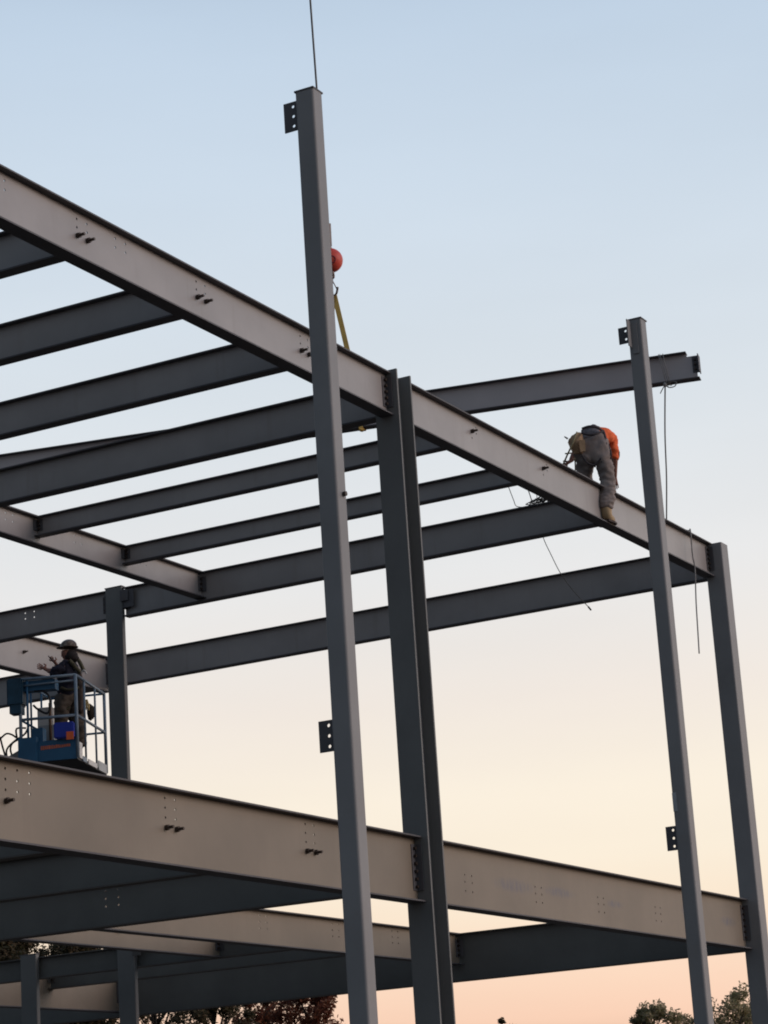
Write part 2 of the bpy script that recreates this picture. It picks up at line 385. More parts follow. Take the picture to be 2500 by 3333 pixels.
joist('roof beam with four bright holes left of the column behind the lift', 29.66, 20.355, 22.98, .45, .165, holes=[(1.395, .075), (1.565, .075), (1.395, .165), (1.565, .165)], cope=(0, .09))
joist('lowest roof beam, running from the corner column to the far left behind the lift', 33.59, 12.14, 27.5, .505, .165, clips=(1, 0), cope=(.0, .0))
hb = []
for cx in (25.07, 26.62, 28.2):
    for dx in (-.08, .08):
        for z in (.075, .17): hb.append((cx+dx-23.64, z))
beam('short inner roof girder carrying the left ends of the shallow beams', (23.54, 18.68), (29.652, 18.68), ZR, .40, .165, hb, name='steel_girder', cat='girder', cope=(.09, .082), cope_bottom=False)
beam('rear roof girder the man in the lift is reaching towards', (13.4, 23.08), (33.56, 23.08), ZR, .62, .18, [], [(31.15-13.4, .27)], clips=(0, 1), name='steel_girder', cat='girder', cope=(0, .1))

# ------------------------------------------------------------------ beams: lower floor
hl = []; bl = []
for cx, cols in ((16.12, (-.085,)), (18.5, (-.085, .085)), (21.03, (-.085, .085))):
    for dx in cols:
        for z in (.08, .17, .26): hl.append((cx+dx-G1X0, z))
        bl.append((cx+dx-G1X0, .352))
for dx in (16.2, 16.37):
    for z in (.08, .17, .26): hl.append((dx-G1X0, z))
beam('deep lower girder at left under the boom lift, with protruding bolt pairs', (G1X0, 12.1), (C2X-.185, 12.1), Z2, .71, .20, hl, bl, clips=(0, 1), nbolt=6,
     group='low', name='steel_girder', cat='girder', cliph=.5)
hr = []
for cx in (24.545, 26.41, 28.26, 30.14):
    for dx in (-.088, .088):
        for z in (.32, .40, .50): hr.append((cx+dx-x0, z))
lg = beam('deep lower girder at right with faint chalk smudges, left of the corner column', (x0, 12.1), (33.395, 12.1), Z2, .71, .20, hr, [], clips=(1, 1), nbolt=6,
          group='low', name='steel_girder', cat='girder', cliph=.5)
# faint chalk smudges belong to this web's own paint
SM = STEEL_B.copy(); SM.name = 'chalk_smudged_steel'; t_ = SM.node_tree; b_ = t_.nodes['Principled BSDF']
src = b_.inputs['Base Color'].links[0].from_socket; co_ = t_.nodes.new('ShaderNodeTexCoord'); acc = None
for cx, cz, ax_, az_ in ((25.75, .36, .55, .085), (27.0, .37, .45, .065), (31.15, .40, .18, .09), (32.75, .36, .3, .07), (28.7, .34, .25, .05)):
    v1 = t_.nodes.new('ShaderNodeVectorMath'); v1.operation = 'SUBTRACT'; v1.inputs[1].default_value = (cx-x0, 0, cz)
    v2 = t_.nodes.new('ShaderNodeVectorMath'); v2.operation = 'DIVIDE'; v2.inputs[1].default_value = (ax_, 9, az_)
    v3 = t_.nodes.new('ShaderNodeVectorMath'); v3.operation = 'LENGTH'
    m1 = t_.nodes.new('ShaderNodeMapRange'); m1.interpolation_type = 'SMOOTHSTEP'
    m1.inputs['From Min'].default_value = 1.3; m1.inputs['From Max'].default_value = .2
    t_.links.new(co_.outputs['Object'], v1.inputs[0]); t_.links.new(v1.outputs[0], v2.inputs[0]); t_.links.new(v2.outputs[0], v3.inputs[0]); t_.links.new(v3.outputs['Value'], m1.inputs[0])
    if acc is None: acc = m1.outputs[0]
    else:
        mm = t_.nodes.new('ShaderNodeMath'); mm.operation = 'MAXIMUM'; t_.links.new(acc, mm.inputs[0]); t_.links.new(m1.outputs[0], mm.inputs[1]); acc = mm.outputs[0]
nn = t_.nodes.new('ShaderNodeTexNoise'); nn.inputs['Scale'].default_value = 2.2; nn.inputs['Detail'].default_value = 6
mp_ = t_.nodes.new('ShaderNodeMapping'); mp_.inputs['Scale'].default_value = (7, 1, 2.2); mp_.inputs['Rotation'].default_value = (0, .35, 0)
t_.links.new(co_.outputs['Object'], mp_.inputs[0]); t_.links.new(mp_.outputs[0], nn.inputs[0])
mr_ = t_.nodes.new('ShaderNodeMapRange'); mr_.inputs['From Min'].default_value = .33; mr_.inputs['From Max'].default_value = .6; mr_.inputs['To Max'].default_value = 1.0
t_.links.new(nn.outputs[0], mr_.inputs[0])
m2_ = t_.nodes.new('ShaderNodeMath'); m2_.operation = 'MULTIPLY'; t_.links.new(acc, m2_.inputs[0]); t_.links.new(mr_.outputs[0], m2_.inputs[1])
mx_ = t_.nodes.new('ShaderNodeMix'); mx_.data_type = 'RGBA'; t_.links.new(m2_.outputs[0], mx_.inputs['Factor']); t_.links.new(src, mx_.inputs['A'])
mx_.inputs['B'].default_value = (.125, .115, .13, 1); t_.links.new(mx_.outputs['Result'], b_.inputs['Base Color'])
for c_ in lg.children:
    if c_.name.startswith('web'): c_.data.materials[0] = SM
YL = 12.112
low = [('nearest dark floor beam at the left edge, hidden mostly behind the lower girder', 16.12, .40),
       ('dark floor beam below the lower girder at left, upper of the stacked three', 18.55, .41),
       ('dark floor beam below the lower girder at left, middle of the stacked three', 21.05, .43)]
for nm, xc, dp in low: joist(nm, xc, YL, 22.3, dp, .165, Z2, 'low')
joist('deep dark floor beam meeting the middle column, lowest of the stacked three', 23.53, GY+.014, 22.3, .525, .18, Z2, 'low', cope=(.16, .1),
      holes=[(x_-GY-.014, z_) for x_ in (16.15, 16.33) for z_ in (.10, .19, .28)])
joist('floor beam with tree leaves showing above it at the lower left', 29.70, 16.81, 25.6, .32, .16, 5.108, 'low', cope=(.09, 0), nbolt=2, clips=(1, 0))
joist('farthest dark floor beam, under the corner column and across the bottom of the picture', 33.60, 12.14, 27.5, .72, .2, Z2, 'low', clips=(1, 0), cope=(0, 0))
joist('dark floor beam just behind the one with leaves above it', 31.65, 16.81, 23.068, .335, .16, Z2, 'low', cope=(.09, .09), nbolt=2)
h2 = []
for cx in (27.83, 29.77, 31.53):
    for dx in (-.09, .09):
        for z in (.075, .16, .245): h2.append((cx+dx-23.64, z))
beam('sunlit inner floor girder seen between the posts below the lower girder', (23.64, 16.8), (33.57, 16.8), Z2, .475, .18, h2, clips=(1, 1), group='low', name='steel_girder', cat='girder', cope=(.1, .09), nbolt=4, cope_bottom=False)
beam('short pale inner floor girder tapering to a point at lower left', (23.64, 18.68), (29.69, 18.68), Z2, .36, .165, [], [(27.2-23.64, .12)], group='low', name='steel_girder', cat='girder', cope=(.1, .082), cope_bottom=False)
beam('rear floor girder seen behind both columns at the bottom left', (29.80, 23.08), (33.57, 23.08), Z2, .645, .18, [], clips=(0, 1), group='low', name='steel_girder', cat='girder', cope=(0, .1), cope_bottom=False)

# ------------------------------------------------------------------ hanging beam, crane hook, sling, ropes
e0 = at(-60, 1487.7, 33.5); e1 = at(2240, 1140, 33.5)
def onZ(x, y, z): d = ray(x, y); return CAM+d*((z-CAM.z)/d.z)
HZ = 12.5
e0 = onZ(-70, 1489, HZ); e1 = onZ(2270, 1137.2, HZ)
dd = (e1-e0); perp = Vector((-dd.y, dd.x, 0)).normalized()
# the photographed edge is the near edge of the flange; move half a flange width away from the camera
if perp.dot(Vector((F.x, F.y, 0))) < 0: perp = -perp
e0 += perp*.08; e1 += perp*.08
nl = -1 if Vector((-dd.y, dd.x, 0)).dot(perp) > 0 else 1
Lh = dd.length
hbm = thing('hoisted_beam', 'loose beam hanging level from the crane sling above the frame, notched at its right end', 'beam', (e0.x, e0.y, HZ-.41), math.atan2(dd.y, dd.x))
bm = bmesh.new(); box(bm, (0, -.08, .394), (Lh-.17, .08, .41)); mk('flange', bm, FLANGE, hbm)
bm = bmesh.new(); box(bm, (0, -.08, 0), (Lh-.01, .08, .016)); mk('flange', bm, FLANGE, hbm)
bm = bmesh.new(); plate2d(bm, [0, Lh-.17, Lh-.04, Lh], [.016, .10, .35, .394], [(1.5, .3), (1.65, .3)], .0125, lambda x, z: (x > Lh-.17 and z > .35) or (x > Lh-.04 and z < .1)); solid(mk('web', bm, STEEL_L, hbm), .011)
bm = bmesh.new(); box(bm, (Lh-.10, nl*.0055 if nl > 0 else -.0145, .1), (Lh-.02, .0145 if nl > 0 else -.0055, .34)); box(bm, (Lh-.012, -.09, .1), (Lh, .09, .35)); ca = mk('clip_angle', bm, FLANGE, hbm)
for i in range(3): bolt(ca, Lh-.06, nl*.0145, .15+.07*i, nl)
# tie rope around the beam end
hmid = lambda s: Vector((e0.x+dd.x/Lh*s, e0.y+dd.y/Lh*s, HZ))
def loop_round(s, w=.088, lean=.0):
    c = hmid(s); pd = perp; dx = dd/Lh
    return [c-pd*w+Vector((0, 0, .008)), c+pd*w+Vector((0, 0, .008)), c+pd*w+Vector((0, 0, -.42))+dx*lean, c-pd*w+Vector((0, 0, -.42))+dx*lean, c-pd*w+Vector((0, 0, .008))]
sR = Lh-.50
def onY(x, y, Y): d = ray(x, y); return CAM+d*((Y-CAM.y)/d.y)
bm = bmesh.new()
tube(bm, loop_round(sR-.05, lean=.07), .0055); tube(bm, loop_round(sR-.03, lean=.08), .0055); tube(bm, loop_round(sR+.01, lean=.06), .0055)
kn = hmid(sR)-perp*.07+Vector((0, 0, -.44)); dx = dd/Lh
ell(bm, kn, (.03, .03, .035), 8, 6)
tube(bm, smoothpts([kn, kn+dx*.05+Vector((0, 0, -.05)), kn+dx*.13+Vector((0, 0, -.045)), kn+dx*.16+Vector((0, 0, .01)), kn+dx*.10+Vector((0, 0, .03)), kn]), .008)
tube(bm, smoothpts([kn, kn-dx*.05+Vector((0, 0, -.07)), kn-dx*.08+Vector((0, 0, -.12))]), .007)
fl = Vector((31.72, 12.04, ZR+.014)); fe = Vector((32.50, 12.02, ZR+.014))
q1 = Vector((32.51, 11.985, ZR+.008)); 
pts = [kn, kn.lerp(fl, .33)+Vector((-.01, .01, -.05)), kn.lerp(fl, .66)+Vector((.01, 0, -.03)), fl]
tube(bm, smoothpts(pts, 5), .0105)
tube(bm, smoothpts([fl, Vector((32.1, 12.1, ZR+.014)), fe, q1, Vector((32.47, 11.975, 10.1)), onY(2262, 1850, 11.96), onY(2266, 1960, 11.97), onY(2272, 2060, 11.96), onY(2276, 2127, 11.95)], 6), .0105)
tag(mk('tag_line_rope', bm, ROPE, None, True), 'grey rope tied round the hanging beam end and draped over the girder', 'rope')
# coil and loose rope on the beam by the worker
bm = bmesh.new(); zt = ZR+.012
def q(x, y, X): d = ray(x, y); return CAM+d*((X-CAM.x)/d.x)
top0 = q(1652, 1575, 29.2)
rr = random.Random(5)
tube(bm, smoothpts([q(1640, 1545, 29.3), q(1660, 1597, 29.4), q(1672, 1628, 29.5), q(1682, 1648, 29.64), Vector((29.66, 13.3, zt)), Vector((29.62, 13.2, zt+.02)),
                    Vector((29.735, 13.15, zt-.01)), Vector((29.74, 13.14, 10.3)), q(1768, 1748, 29.75), q(1795, 1808, 29.74), q(1826, 1868, 29.72), q(1868, 1925, 29.72), q(1915, 1975, 29.7)], 5), .0055)
en = q(1915, 1975, 29.7); e2 = q(1924, 1986, 29.7); cyl(bm, en, e2, .012, 6)
tube(bm, smoothpts([q(1715, 1585, 29.4), q(1724, 1608, 29.5), q(1732, 1634, 29.62)], 4), .007)
tube(bm, smoothpts([q(1745, 1595, 29.4), q(1748, 1620, 29.5), q(1746, 1632, 29.6)], 4), .005)
for k in range(7):
    cx = 29.61+rr.uniform(-.03, .03); cy = 13.17-.04*k+rr.uniform(-.02, .02); a0 = rr.uniform(0, 6)
    pts = [Vector((cx+.05*math.cos(a0+t*.9), cy+(.09+.03*rr.random())*math.sin(a0+t*.9), zt+.012+.012*k*rr.random()+.02*rr.random())) for t in range(8)]
    tube(bm, smoothpts(pts, 3), .007)
for y_ in (12.98, 12.9):
    pts = [Vector((29.6+.04*math.cos(t), y_+.05*math.cos(t*1.3), zt+.045+.05*math.sin(t))) for t in [0, 1, 2, 3, 4, 5, 6]]
    tube(bm, smoothpts(pts, 3), .007)
tag(mk('coiled_rope', bm, mat('dark_rope', (.10, .095, .09), .9), None, True), 'dark coil of rope on the beam beside the worker, one thin end hanging below', 'rope')

# crane line and ball
_r0 = ray(1090, 962); _pn = Vector((-dd.y, dd.x, 0)).normalized()
HD = (e0-CAM).dot(_pn)/_r0.dot(_pn)                                # distance at which the hook hangs right over the beam
hk = thing('crane_hook', 'red-orange crane ball with small steel hook below, beside the tallest post', 'crane hook', at(1090, 962, HD))
def rel(p): return Vector(p)-hk.location
bc = rel(at(1076, 848, HD))
bm = bmesh.new(); ell(bm, bc, (.183, .183, .183), 28, 18); mk('ball', bm, ORANGE, hk, True)
bm = bmesh.new(); fr = (CAM-hk.location-bc).normalized()
o_ = bc+fr*.176+Vector((0, 0, .02))+CR*.03; u1 = CR; u2 = CU
tube(bm, [o_+(u1*math.cos(t)*.045+u2*math.sin(t)*.05) for t in [2*math.pi*i/14 for i in range(15)]], .010); mk('emblem_ring', bm, REDLAB, hk, True)
bm = bmesh.new(); s1 = rel(at(1067.5, 802, HD)); s0 = rel(at(1059, 668, HD))
cyl(bm, bc+Vector((0, 0, .15)), s1, .05, 12, .04); cyl(bm, s1, s1.lerp(s0, .55), .06, 10, .065); cyl(bm, s1.lerp(s0, .5), s0, .045, 10, .02); mk('wedge_socket', bm, HOOKM, hk)
bm = bmesh.new(); h0 = rel(at(1081, 893, HD)); cyl(bm, bc-Vector((0, 0, .15)), h0+Vector((0, 0, -.03)), .045, 12, .04); ell(bm, h0-Vector((0, 0, .04)), (.04, .04, .035), 10, 8); mk('swivel', bm, HOOKM, hk, True)
hp = [at(x, y, HD) for x, y in ((1081, 903), (1081, 918), (1079, 932), (1076, 946), (1079, 958), (1088, 962), (1095, 955), (1098, 943), (1099, 934))]
bm = bmesh.new(); tube(bm, smoothpts([rel(p) for p in hp], 4), [.02]*33 if False else .017, 8); mk('hook', bm, HOOKM, hk, True)
bm = bmesh.new(); tube(bm, [rel(at(1083, 915, HD)), rel(at(1090, 928, HD)), rel(at(1096, 940, HD))], .008, 6); mk('latch', bm, HOOKM, hk)
c0 = at(1059, 668, HD); c1 = at(1010, 0, HD); c1 = c1+(c1-c0)*4
bm = bmesh.new(); tube(bm, [c0, c1], .0155, 8); tag(mk('crane_cable', bm, CABLE), 'thin dark crane cable rising out of the picture behind the tallest post', 'cable')
# sling: two flat legs from the hook to the beam
hookp = at(1088, 958, HD)
sm = (hookp-e0).dot(dd)/Lh/ Lh*Lh
s_c = (Vector((hookp.x, hookp.y, 0))-Vector((e0.x, e0.y, 0))).dot(Vector((dd.x, dd.y, 0))/Lh)
bm = bmesh.new()
def strap(bm, pts, wv, th=.004):
    for a, b in zip(pts, pts[1:]):
        nrm = (b-a).cross(wv).normalized()*th
        v = [bm.verts.new(p) for p in (a-wv-nrm, a+wv-nrm, a+wv+nrm, a-wv+nrm, b-wv-nrm, b+wv-nrm, b+wv+nrm, b-wv+nrm)]
        for f in ((0, 1, 2, 3), (7, 6, 5, 4), (0, 4, 5, 1), (1, 5, 6, 2), (2, 6, 7, 3), (3, 7, 4, 0)): bm.faces.new([v[i] for i in f])
for sg in (-1, 1):
    tp = hmid(s_c+sg*.30)
    strap(bm, [hookp+Vector((0, 0, .0)), tp-perp*.085+Vector((0, 0, .01))], dx*.038)
    strap(bm, [tp-perp*.088+Vector((0, 0, .01)), tp-perp*.088+Vector((0, 0, -.42)), tp+perp*.088+Vector((0, 0, -.42)), tp+perp*.088+Vector((0, 0, .01)), tp-perp*.088+Vector((0, 0, .014))], dx*.03)
    ell(bm, tp-perp*.05+Vector((0, 0, -.44)), (.06, .04, .03), 8, 6)
tag(mk('lifting_sling', bm, SLING), 'yellow web sling between the crane hook and the hanging beam', 'sling')

# ------------------------------------------------------------------ people
def skin(name, chains, m_, parent, sub=2, smooth=True, wr=0):
    """chains: list of lists of (Vector, rx[, ry]); first chain holds the root; a chain may start from a shared point"""
    verts = []; rad = []; edges = []
    def idx(p):
        for i, v in enumerate(verts):
            if (v-p).length < 1e-5: return i
        return -1
    for ch in chains:
        prev = None
        for it in ch:
            p = Vector(it[0]); i = idx(p)
            if i < 0: verts.append(p); rad.append((it[1], it[2] if len(it) > 2 else it[1])); i = len(verts)-1
            if prev is not None and (prev, i) not in edges: edges.append((prev, i))
            prev = i
    me = bpy.data.meshes.new(name); me.from_pydata([tuple(v) for v in verts], edges, []); o = bpy.data.objects.new(name, me); COL.objects.link(o)
    md = o.modifiers.new('skin', 'SKIN'); md.use_smooth_shade = True
    for i, sv in enumerate(me.skin_vertices[0].data): sv.radius = rad[i]; sv.use_root = (i == 0)
    s = o.modifiers.new('sub', 'SUBSURF'); s.levels = sub; s.render_levels = sub
    dg = bpy.context.evaluated_depsgraph_get(); dg.update()
    me2 = bpy.data.meshes.new_from_object(o.evaluated_get(dg)); bpy.data.objects.remove(o); bpy.data.meshes.remove(me)
    me2.name = name; me2.materials.clear(); me2.materials.append(m_)
    if wr:
        nn = [v.normal.copy() for v in me2.vertices]
        for v, n_ in zip(me2.vertices, nn):
            q_ = v.co*11; v.co += n_*wr*(noise.noise(Vector((q_.x, q_.y, q_.z*1.7)))+.5*noise.noise(q_*2.3)+.25)
    for p in me2.polygons: p.use_smooth = True
    return link(bpy.data.objects.new(name, me2), parent)
def hand_chains(w, d, up, s=1.0, curl=.5):
    """palm and five fingers from wrist w pointing along d"""
    d = Vector(d).normalized(); side = d.cross(Vector(up)).normalized(); nrm = side.cross(d).normalized()
    ch = [[(w-d*.07*s, .033*s, .03*s), (w, .030*s, .025*s), (w+d*.05*s, .036*s, .018*s), (w+d*.085*s, .036*s, .016*s)]]
    for k, (o, l) in enumerate(((-.03, .068), (-.01, .078), (.01, .073), (.03, .058))):
        b = w+d*.085*s+side*o*s; d1 = (d-nrm*curl*.5).normalized(); d2 = (d-nrm*curl*1.4).normalized()
        ch.append([(w+d*.085*s, .036*s, .016*s), (b+d*.006*s, .0095*s), (b+d1*l*.5*s, .0085*s), (b+d1*l*.5*s+d2*l*.5*s, .007*s)])
    t0 = w+d*.03*s-side*.03*s
    ch.append([(w+d*.05*s, .036*s, .018*s), (t0+(-side+d*.6).normalized()*.03*s, .012*s), (t0+(-side*.5+d).normalized()*.065*s, .009*s)])
    return ch
Rh = Vector((math.sin(_y), -math.cos(_y), 0)); Fh = Vector((math.cos(_y), math.sin(_y), 0)); Z = Vector((0, 0, 1))

# worker 1, bending over on the girder
D1 = 33.0
def z5(a, b, dz=0): return at(1780+a*.18987, 1320+b*.18987, D1+dz)
w1 = thing('person', 'worker bending over on top of the girder in orange shirt, grey trousers and tan boots', 'person', (29.5, 12.0, ZR-.516))
def rl(c, base): 
    return [[(Vector(i[0])-base.location,)+tuple(i[1:]) for i in ch] for ch in c]
pel = z5(800, 760, .0); hipR = z5(945, 860, -.02); hipL = z5(670, 850, .02)
waist = z5(830, 500, .22); chest = z5(985, 520, .50); neck = z5(1060, 640, .68); head = z5(1080, 800, .78)
shR = z5(1140, 600, .42); shL = z5(800, 560, .6)
kneeR = z5(1045, 1300, -.06); ankR = z5(1040, 1790, .0); toeR = z5(1085, 1935, .10)
kneeL = z5(655, 1250, .18); ankL = z5(690, 1800, .42); toeL = z5(720, 1950, .55)
def onY0(x, y, Y): d = ray(x, y); return CAM+d*((Y-CAM.y)/d.y)
_h = onY0(1974, 1687, 12.015); ankR = Vector((_h.x+.03, 12.02, 10.075)); toeR = Vector((_h.x+.22, 12.015, 10.02)); kneeR = z5(1045, 1300, -.04)
ankL = Vector((_h.x+.02, 12.15, 10.075)); toeL = Vector((_h.x+.22, 12.155, 10.02))
elR = z5(1175, 900, .36); wrR = z5(1170, 1250, .38)
elL = z5(470, 800, .5); wrL = z5(400, 960, .42)
body = [[(pel, .13, .12), (waist, .14, .11), (chest, .16, .12), (neck, .055), (head, .09, .105)],
        [(pel, .13, .12), (hipR, .095), (kneeR, .06), (ankR, .042), (toeR, .035)], [(pel, .13, .12), (hipL, .095), (kneeL, .06), (ankL, .042), (toeL, .035)],
        [(chest, .16, .12), (shR, .06), (elR, .04), (wrR, .028)], [(chest, .16, .12), (shL, .06), (elL, .04), (wrL, .028)]]
skin('body', rl(body, w1), SKIN, w1)
for w_, dv in ((wrR, z5(1190, 1430, .40)-wrR), (wrL, z5(330, 1010, .38)-wrL)):
    skin('glove' if False else 'hand', rl(hand_chains(w_, dv, Fh), w1), SKIN, w1, 1)
ankR2 = ankR-Z*.0
tr = [[(pel, .165, .155), (waist.lerp(pel, .25), .175, .155), (waist.lerp(pel, .0), .16, .14)],
      [(pel, .165, .155), (hipR, .135, .13), (hipR.lerp(kneeR, .5)+Rh*.01, .115, .115), (kneeR, .118, .11), (kneeR.lerp(ankR, .5), .122, .11), (ankR+Z*.14, .118, .108), (ankR+Z*.07, .112, .10)],
      [(pel, .165, .155), (hipL, .13, .13), (hipL.lerp(kneeL, .5), .11), (kneeL, .095), (kneeL.lerp(ankL, .5), .09), (ankL+Z*.1, .085)]]
skin('trousers', rl(tr, w1), TROU, w1, 3, wr=.026)
sh_ = [[(waist.lerp(pel, .45), .165, .15), (waist, .178, .145), (chest, .175, .14), (neck, .085), (neck.lerp(head, .3), .07)],
       [(chest, .175, .14), (shR, .075), (elR.lerp(shR, .1), .054), (elR.lerp(shR, -.1), .048)], [(chest, .175, .14), (shL, .08), (elL.lerp(shL, .2), .06)]]
skin('shirt', rl(sh_, w1), SAFE, w1, 3, wr=.022)
wj = [[(waist.lerp(pel, .62)-Rh*.01, .165, .15), (waist.lerp(pel, .3)+Z*.012-Rh*.02, .182, .155), (waist+Z*.02-Rh*.05, .175, .14), (waist.lerp(chest, .35)+Z*.01-Rh*.07, .14, .12)]]
skin('tied_jacket', rl(wj, w1), mat('grey_jacket', (.12, .11, .115), .9, var=.45, scale=12, bump=.7, bscale=10), w1, 3, wr=.03)
for an, to in ((ankR, toeR), (ankL, toeL)):
    bt = skin('boot', rl([[(an+Z*.16, .085), (an+Z*.05, .085), (an-Z*.03, .085, .075), (an.lerp(to, .55)-Z*.02, .078, .07), (to, .07, .055)]], w1), BOOT, w1)
    bm = bmesh.new(); base = an.lerp(to, .42)-w1.location
    f_ = (to-an); f_.z = 0; f_.normalize(); s_ = f_.cross(Z)
    zb = .0175
    prof = [(-.12, -.04), (-.12, .04), (.02, .052), (.12, .04), (.15, 0), (.12, -.04), (.02, -.052)]
    P = [bm.verts.new(Vector((base.x, base.y, zb))+f_*u+s_*v) for u, v in [(a_*1.1, b_*1.3) for a_, b_ in prof]]; Q = [bm.verts.new(Vector((base.x, base.y, zb+.028))+f_*u+s_*v) for u, v in [(a_*1.1, b_*1.3) for a_, b_ in prof]]
    bm.faces.new(P[::-1]); bm.faces.new(Q)
    for i in range(7): bm.faces.new((P[i], P[(i+1) % 7], Q[(i+1) % 7], Q[i]))
    mk('sole', bm, SOLE, bt)
def hat(center, up, fwd, parent, mat_=HAT, r=.135, name='hard_hat'):
    bm = bmesh.new(); up = Vector(up).normalized(); fwd = (Vector(fwd)-up*Vector(fwd).dot(up)).normalized(); sd_ = up.cross(fwd)
    c = Vector(center)-parent.location; nu, nv = 20, 7; rings = []
    for j in range(nv):
        ph = (math.pi/2)*j/(nv-1)*.98+.02; ri = []
        for i in range(nu):
            th = 2*math.pi*i/nu; rr_ = r*math.sin(ph); k_ = 1.12 if math.cos(th) > 0 else 1.05
            ridge = .006 if (abs(math.sin(th)) < .2) else 0
            ri.append(bm.verts.new(c+fwd*(rr_*k_*math.cos(th))+sd_*(rr_*.9*math.sin(th))+up*(r*.92*math.cos(ph)+ridge)))
        rings.append(ri)
    ri = []
    for i in range(nu):
        th = 2*math.pi*i/nu; e = .055 if math.cos(th) > .3 else .02
        ri.append(bm.verts.new(c+fwd*((r*(1.12 if math.cos(th) > 0 else 1.05)+e)*math.cos(th))+sd_*((r*.9+.015)*math.sin(th))-up*.012))
    rings.append(ri)
    bm.faces.new(rings[0])
    for a, b in zip(rings, rings[1:]):
        for i in range(nu): bm.faces.new((a[i], b[i], b[(i+1) % nu], a[(i+1) % nu]))
    o = mk(name, bm, mat_, parent, True); solid(o, .006); return o
hat(head+ (head-neck).normalized()*.03, (head-neck)+Fh*.1, Fh*-.3-Z, w1)
def mkstrap(name, parent, pts, w_, wd_, m_, th=.006):
    bm = bmesh.new(); strap(bm, [Vector(p)-parent.location for p in pts], Vector(wd_).normalized()*w_, th); return mk(name, bm, m_, parent)
# harness: waist belt and leg loops lying on the body, each following the rounded surface
def arc(c, ax, u, r1, r2, n_=18, a0=0, a1=360):
    ax = ax.normalized(); u = (u-ax*u.dot(ax)).normalized(); v = ax.cross(u)
    return [c+u*r1*math.cos(R_(a0+(a1-a0)*i/n_))+v*r2*math.sin(R_(a0+(a1-a0)*i/n_)) for i in range(n_+1)]
def strap_tube(par, pts, r, m_=None, nm='harness_strap'):
    b_ = bmesh.new(); tube(b_, [p-par.location for p in pts], r, 6); return mk(nm, b_, m_ or HARN, par, True)
strap_tube(w1, smoothpts([z5(600, 470, -.13), z5(720, 500, -.17), z5(850, 480, -.15), z5(960, 440, -.05)]), .016)
strap_tube(w1, smoothpts([z5(600, 400, -.06), z5(720, 360, -.07), z5(850, 370, -.05), z5(950, 430, .03)]), .018)
strap_tube(w1, smoothpts([pel.lerp(waist, .55)+Rh*.16-Fh*.06, hipR+Rh*.12-Fh*.06, z5(1045, 1000, -.02)+Rh*.02]), .012)
strap_tube(w1, smoothpts([z5(960, 430, .1), z5(1000, 560, .02), z5(1010, 700, -.06)]), .022)
strap_tube(w1, smoothpts([z5(600, 850, -.13), z5(700, 985, -.14), z5(830, 1010, -.13), z5(930, 900, -.14)]), .013)
strap_tube(w1, smoothpts([z5(930, 960, -.13), z5(1010, 990, -.12), z5(1080, 960, -.05)]), .012)
bm = bmesh.new(); cyl(bm, z5(830, 1000, -.1)-w1.location, z5(825, 1060, -.1)-w1.location, .012, 6); mk('buckle', bm, HARN, w1)
# tool pouch on his left hip
pc = [z5(x, y, -.12)-w1.location for x, y in ((500, 455), (600, 450), (640, 640), (640, 790), (560, 810), (465, 795), (410, 690), (360, 575), (440, 530))]
bm = bmesh.new(); fwd_ = Fh*.14; A = [bm.verts.new(p) for p in pc]; B = [bm.verts.new(p+fwd_) for p in pc]
bm.faces.new(A); bm.faces.new(B[::-1]); n_ = len(pc)
for i in range(n_): bm.faces.new((A[i], B[i], B[(i+1) % n_], A[(i+1) % n_]))
bmesh.ops.bevel(bm, geom=bm.edges[:], offset=.016, segments=3, affect='EDGES')
po = mk('tool_pouch', bm, LEATH, w1, True)
bm = bmesh.new(); pc2 = [z5(x, y, -.135)-w1.location for x, y in ((540, 600), (655, 600), (660, 790), (575, 805))]
A = [bm.verts.new(p) for p in pc2]; B = [bm.verts.new(p-Fh*.03) for p in pc2]; bm.faces.new(A); bm.faces.new(B)
for i in range(4): bm.faces.new((A[i], B[i], B[(i+1) % 4], A[(i+1) % 4]))
mk('front_pocket', bm, LEATH, po)
bm = bmesh.new(); cyl(bm, z5(360, 570, -.05)-w1.location, z5(300, 532, -.05)-w1.location, .013, 6, .008)
cyl(bm, z5(420, 560, -.05)-w1.location, z5(400, 640, -.05)-w1.location, .014, 6); mk('hand_tool', bm, HOOKM, po)
LAN = mat('lanyard_web', (.33, .28, .17), .85)
strap_tube(w1, [z5(520, 450, -.15), z5(430, 680, -.15), z5(350, 850, -.1), z5(285, 1000, .0)], .012, LAN, 'lanyard')
strap_tube(w1, [z5(310, 825, -.1), z5(420, 815, -.1)], .010, LAN, 'lanyard')
strap_tube(w1, smoothpts([z5(480, 900, -.05), z5(487, 1000, .0), z5(490, 1110, .05)]), .010, LAN, 'lanyard')

# ------------------------------------------------------------------ boom lift with the second worker
P0 = Vector((26.72, 18.93, 0)); hd = R_(19.5)
d1 = Vector((math.cos(hd), math.sin(hd), 0)); d2 = Vector((-math.sin(hd), math.cos(hd), 0))
LW, LL, ZF, ZT = .79, 1.46, 7.40, 8.52
lift = thing('boom_lift', 'blue boom lift basket with rails and hoses, raised behind the lower girder at left', 'boom lift', (20.0, 33.0, 0))
def bl_(u, v, z): return P0+d2*u+d1*v+Vector((0, 0, z))-lift.location
def lpart(name, bm, m_, par=None, smooth=False): return mk(name, bm, m_, par or lift, smooth)
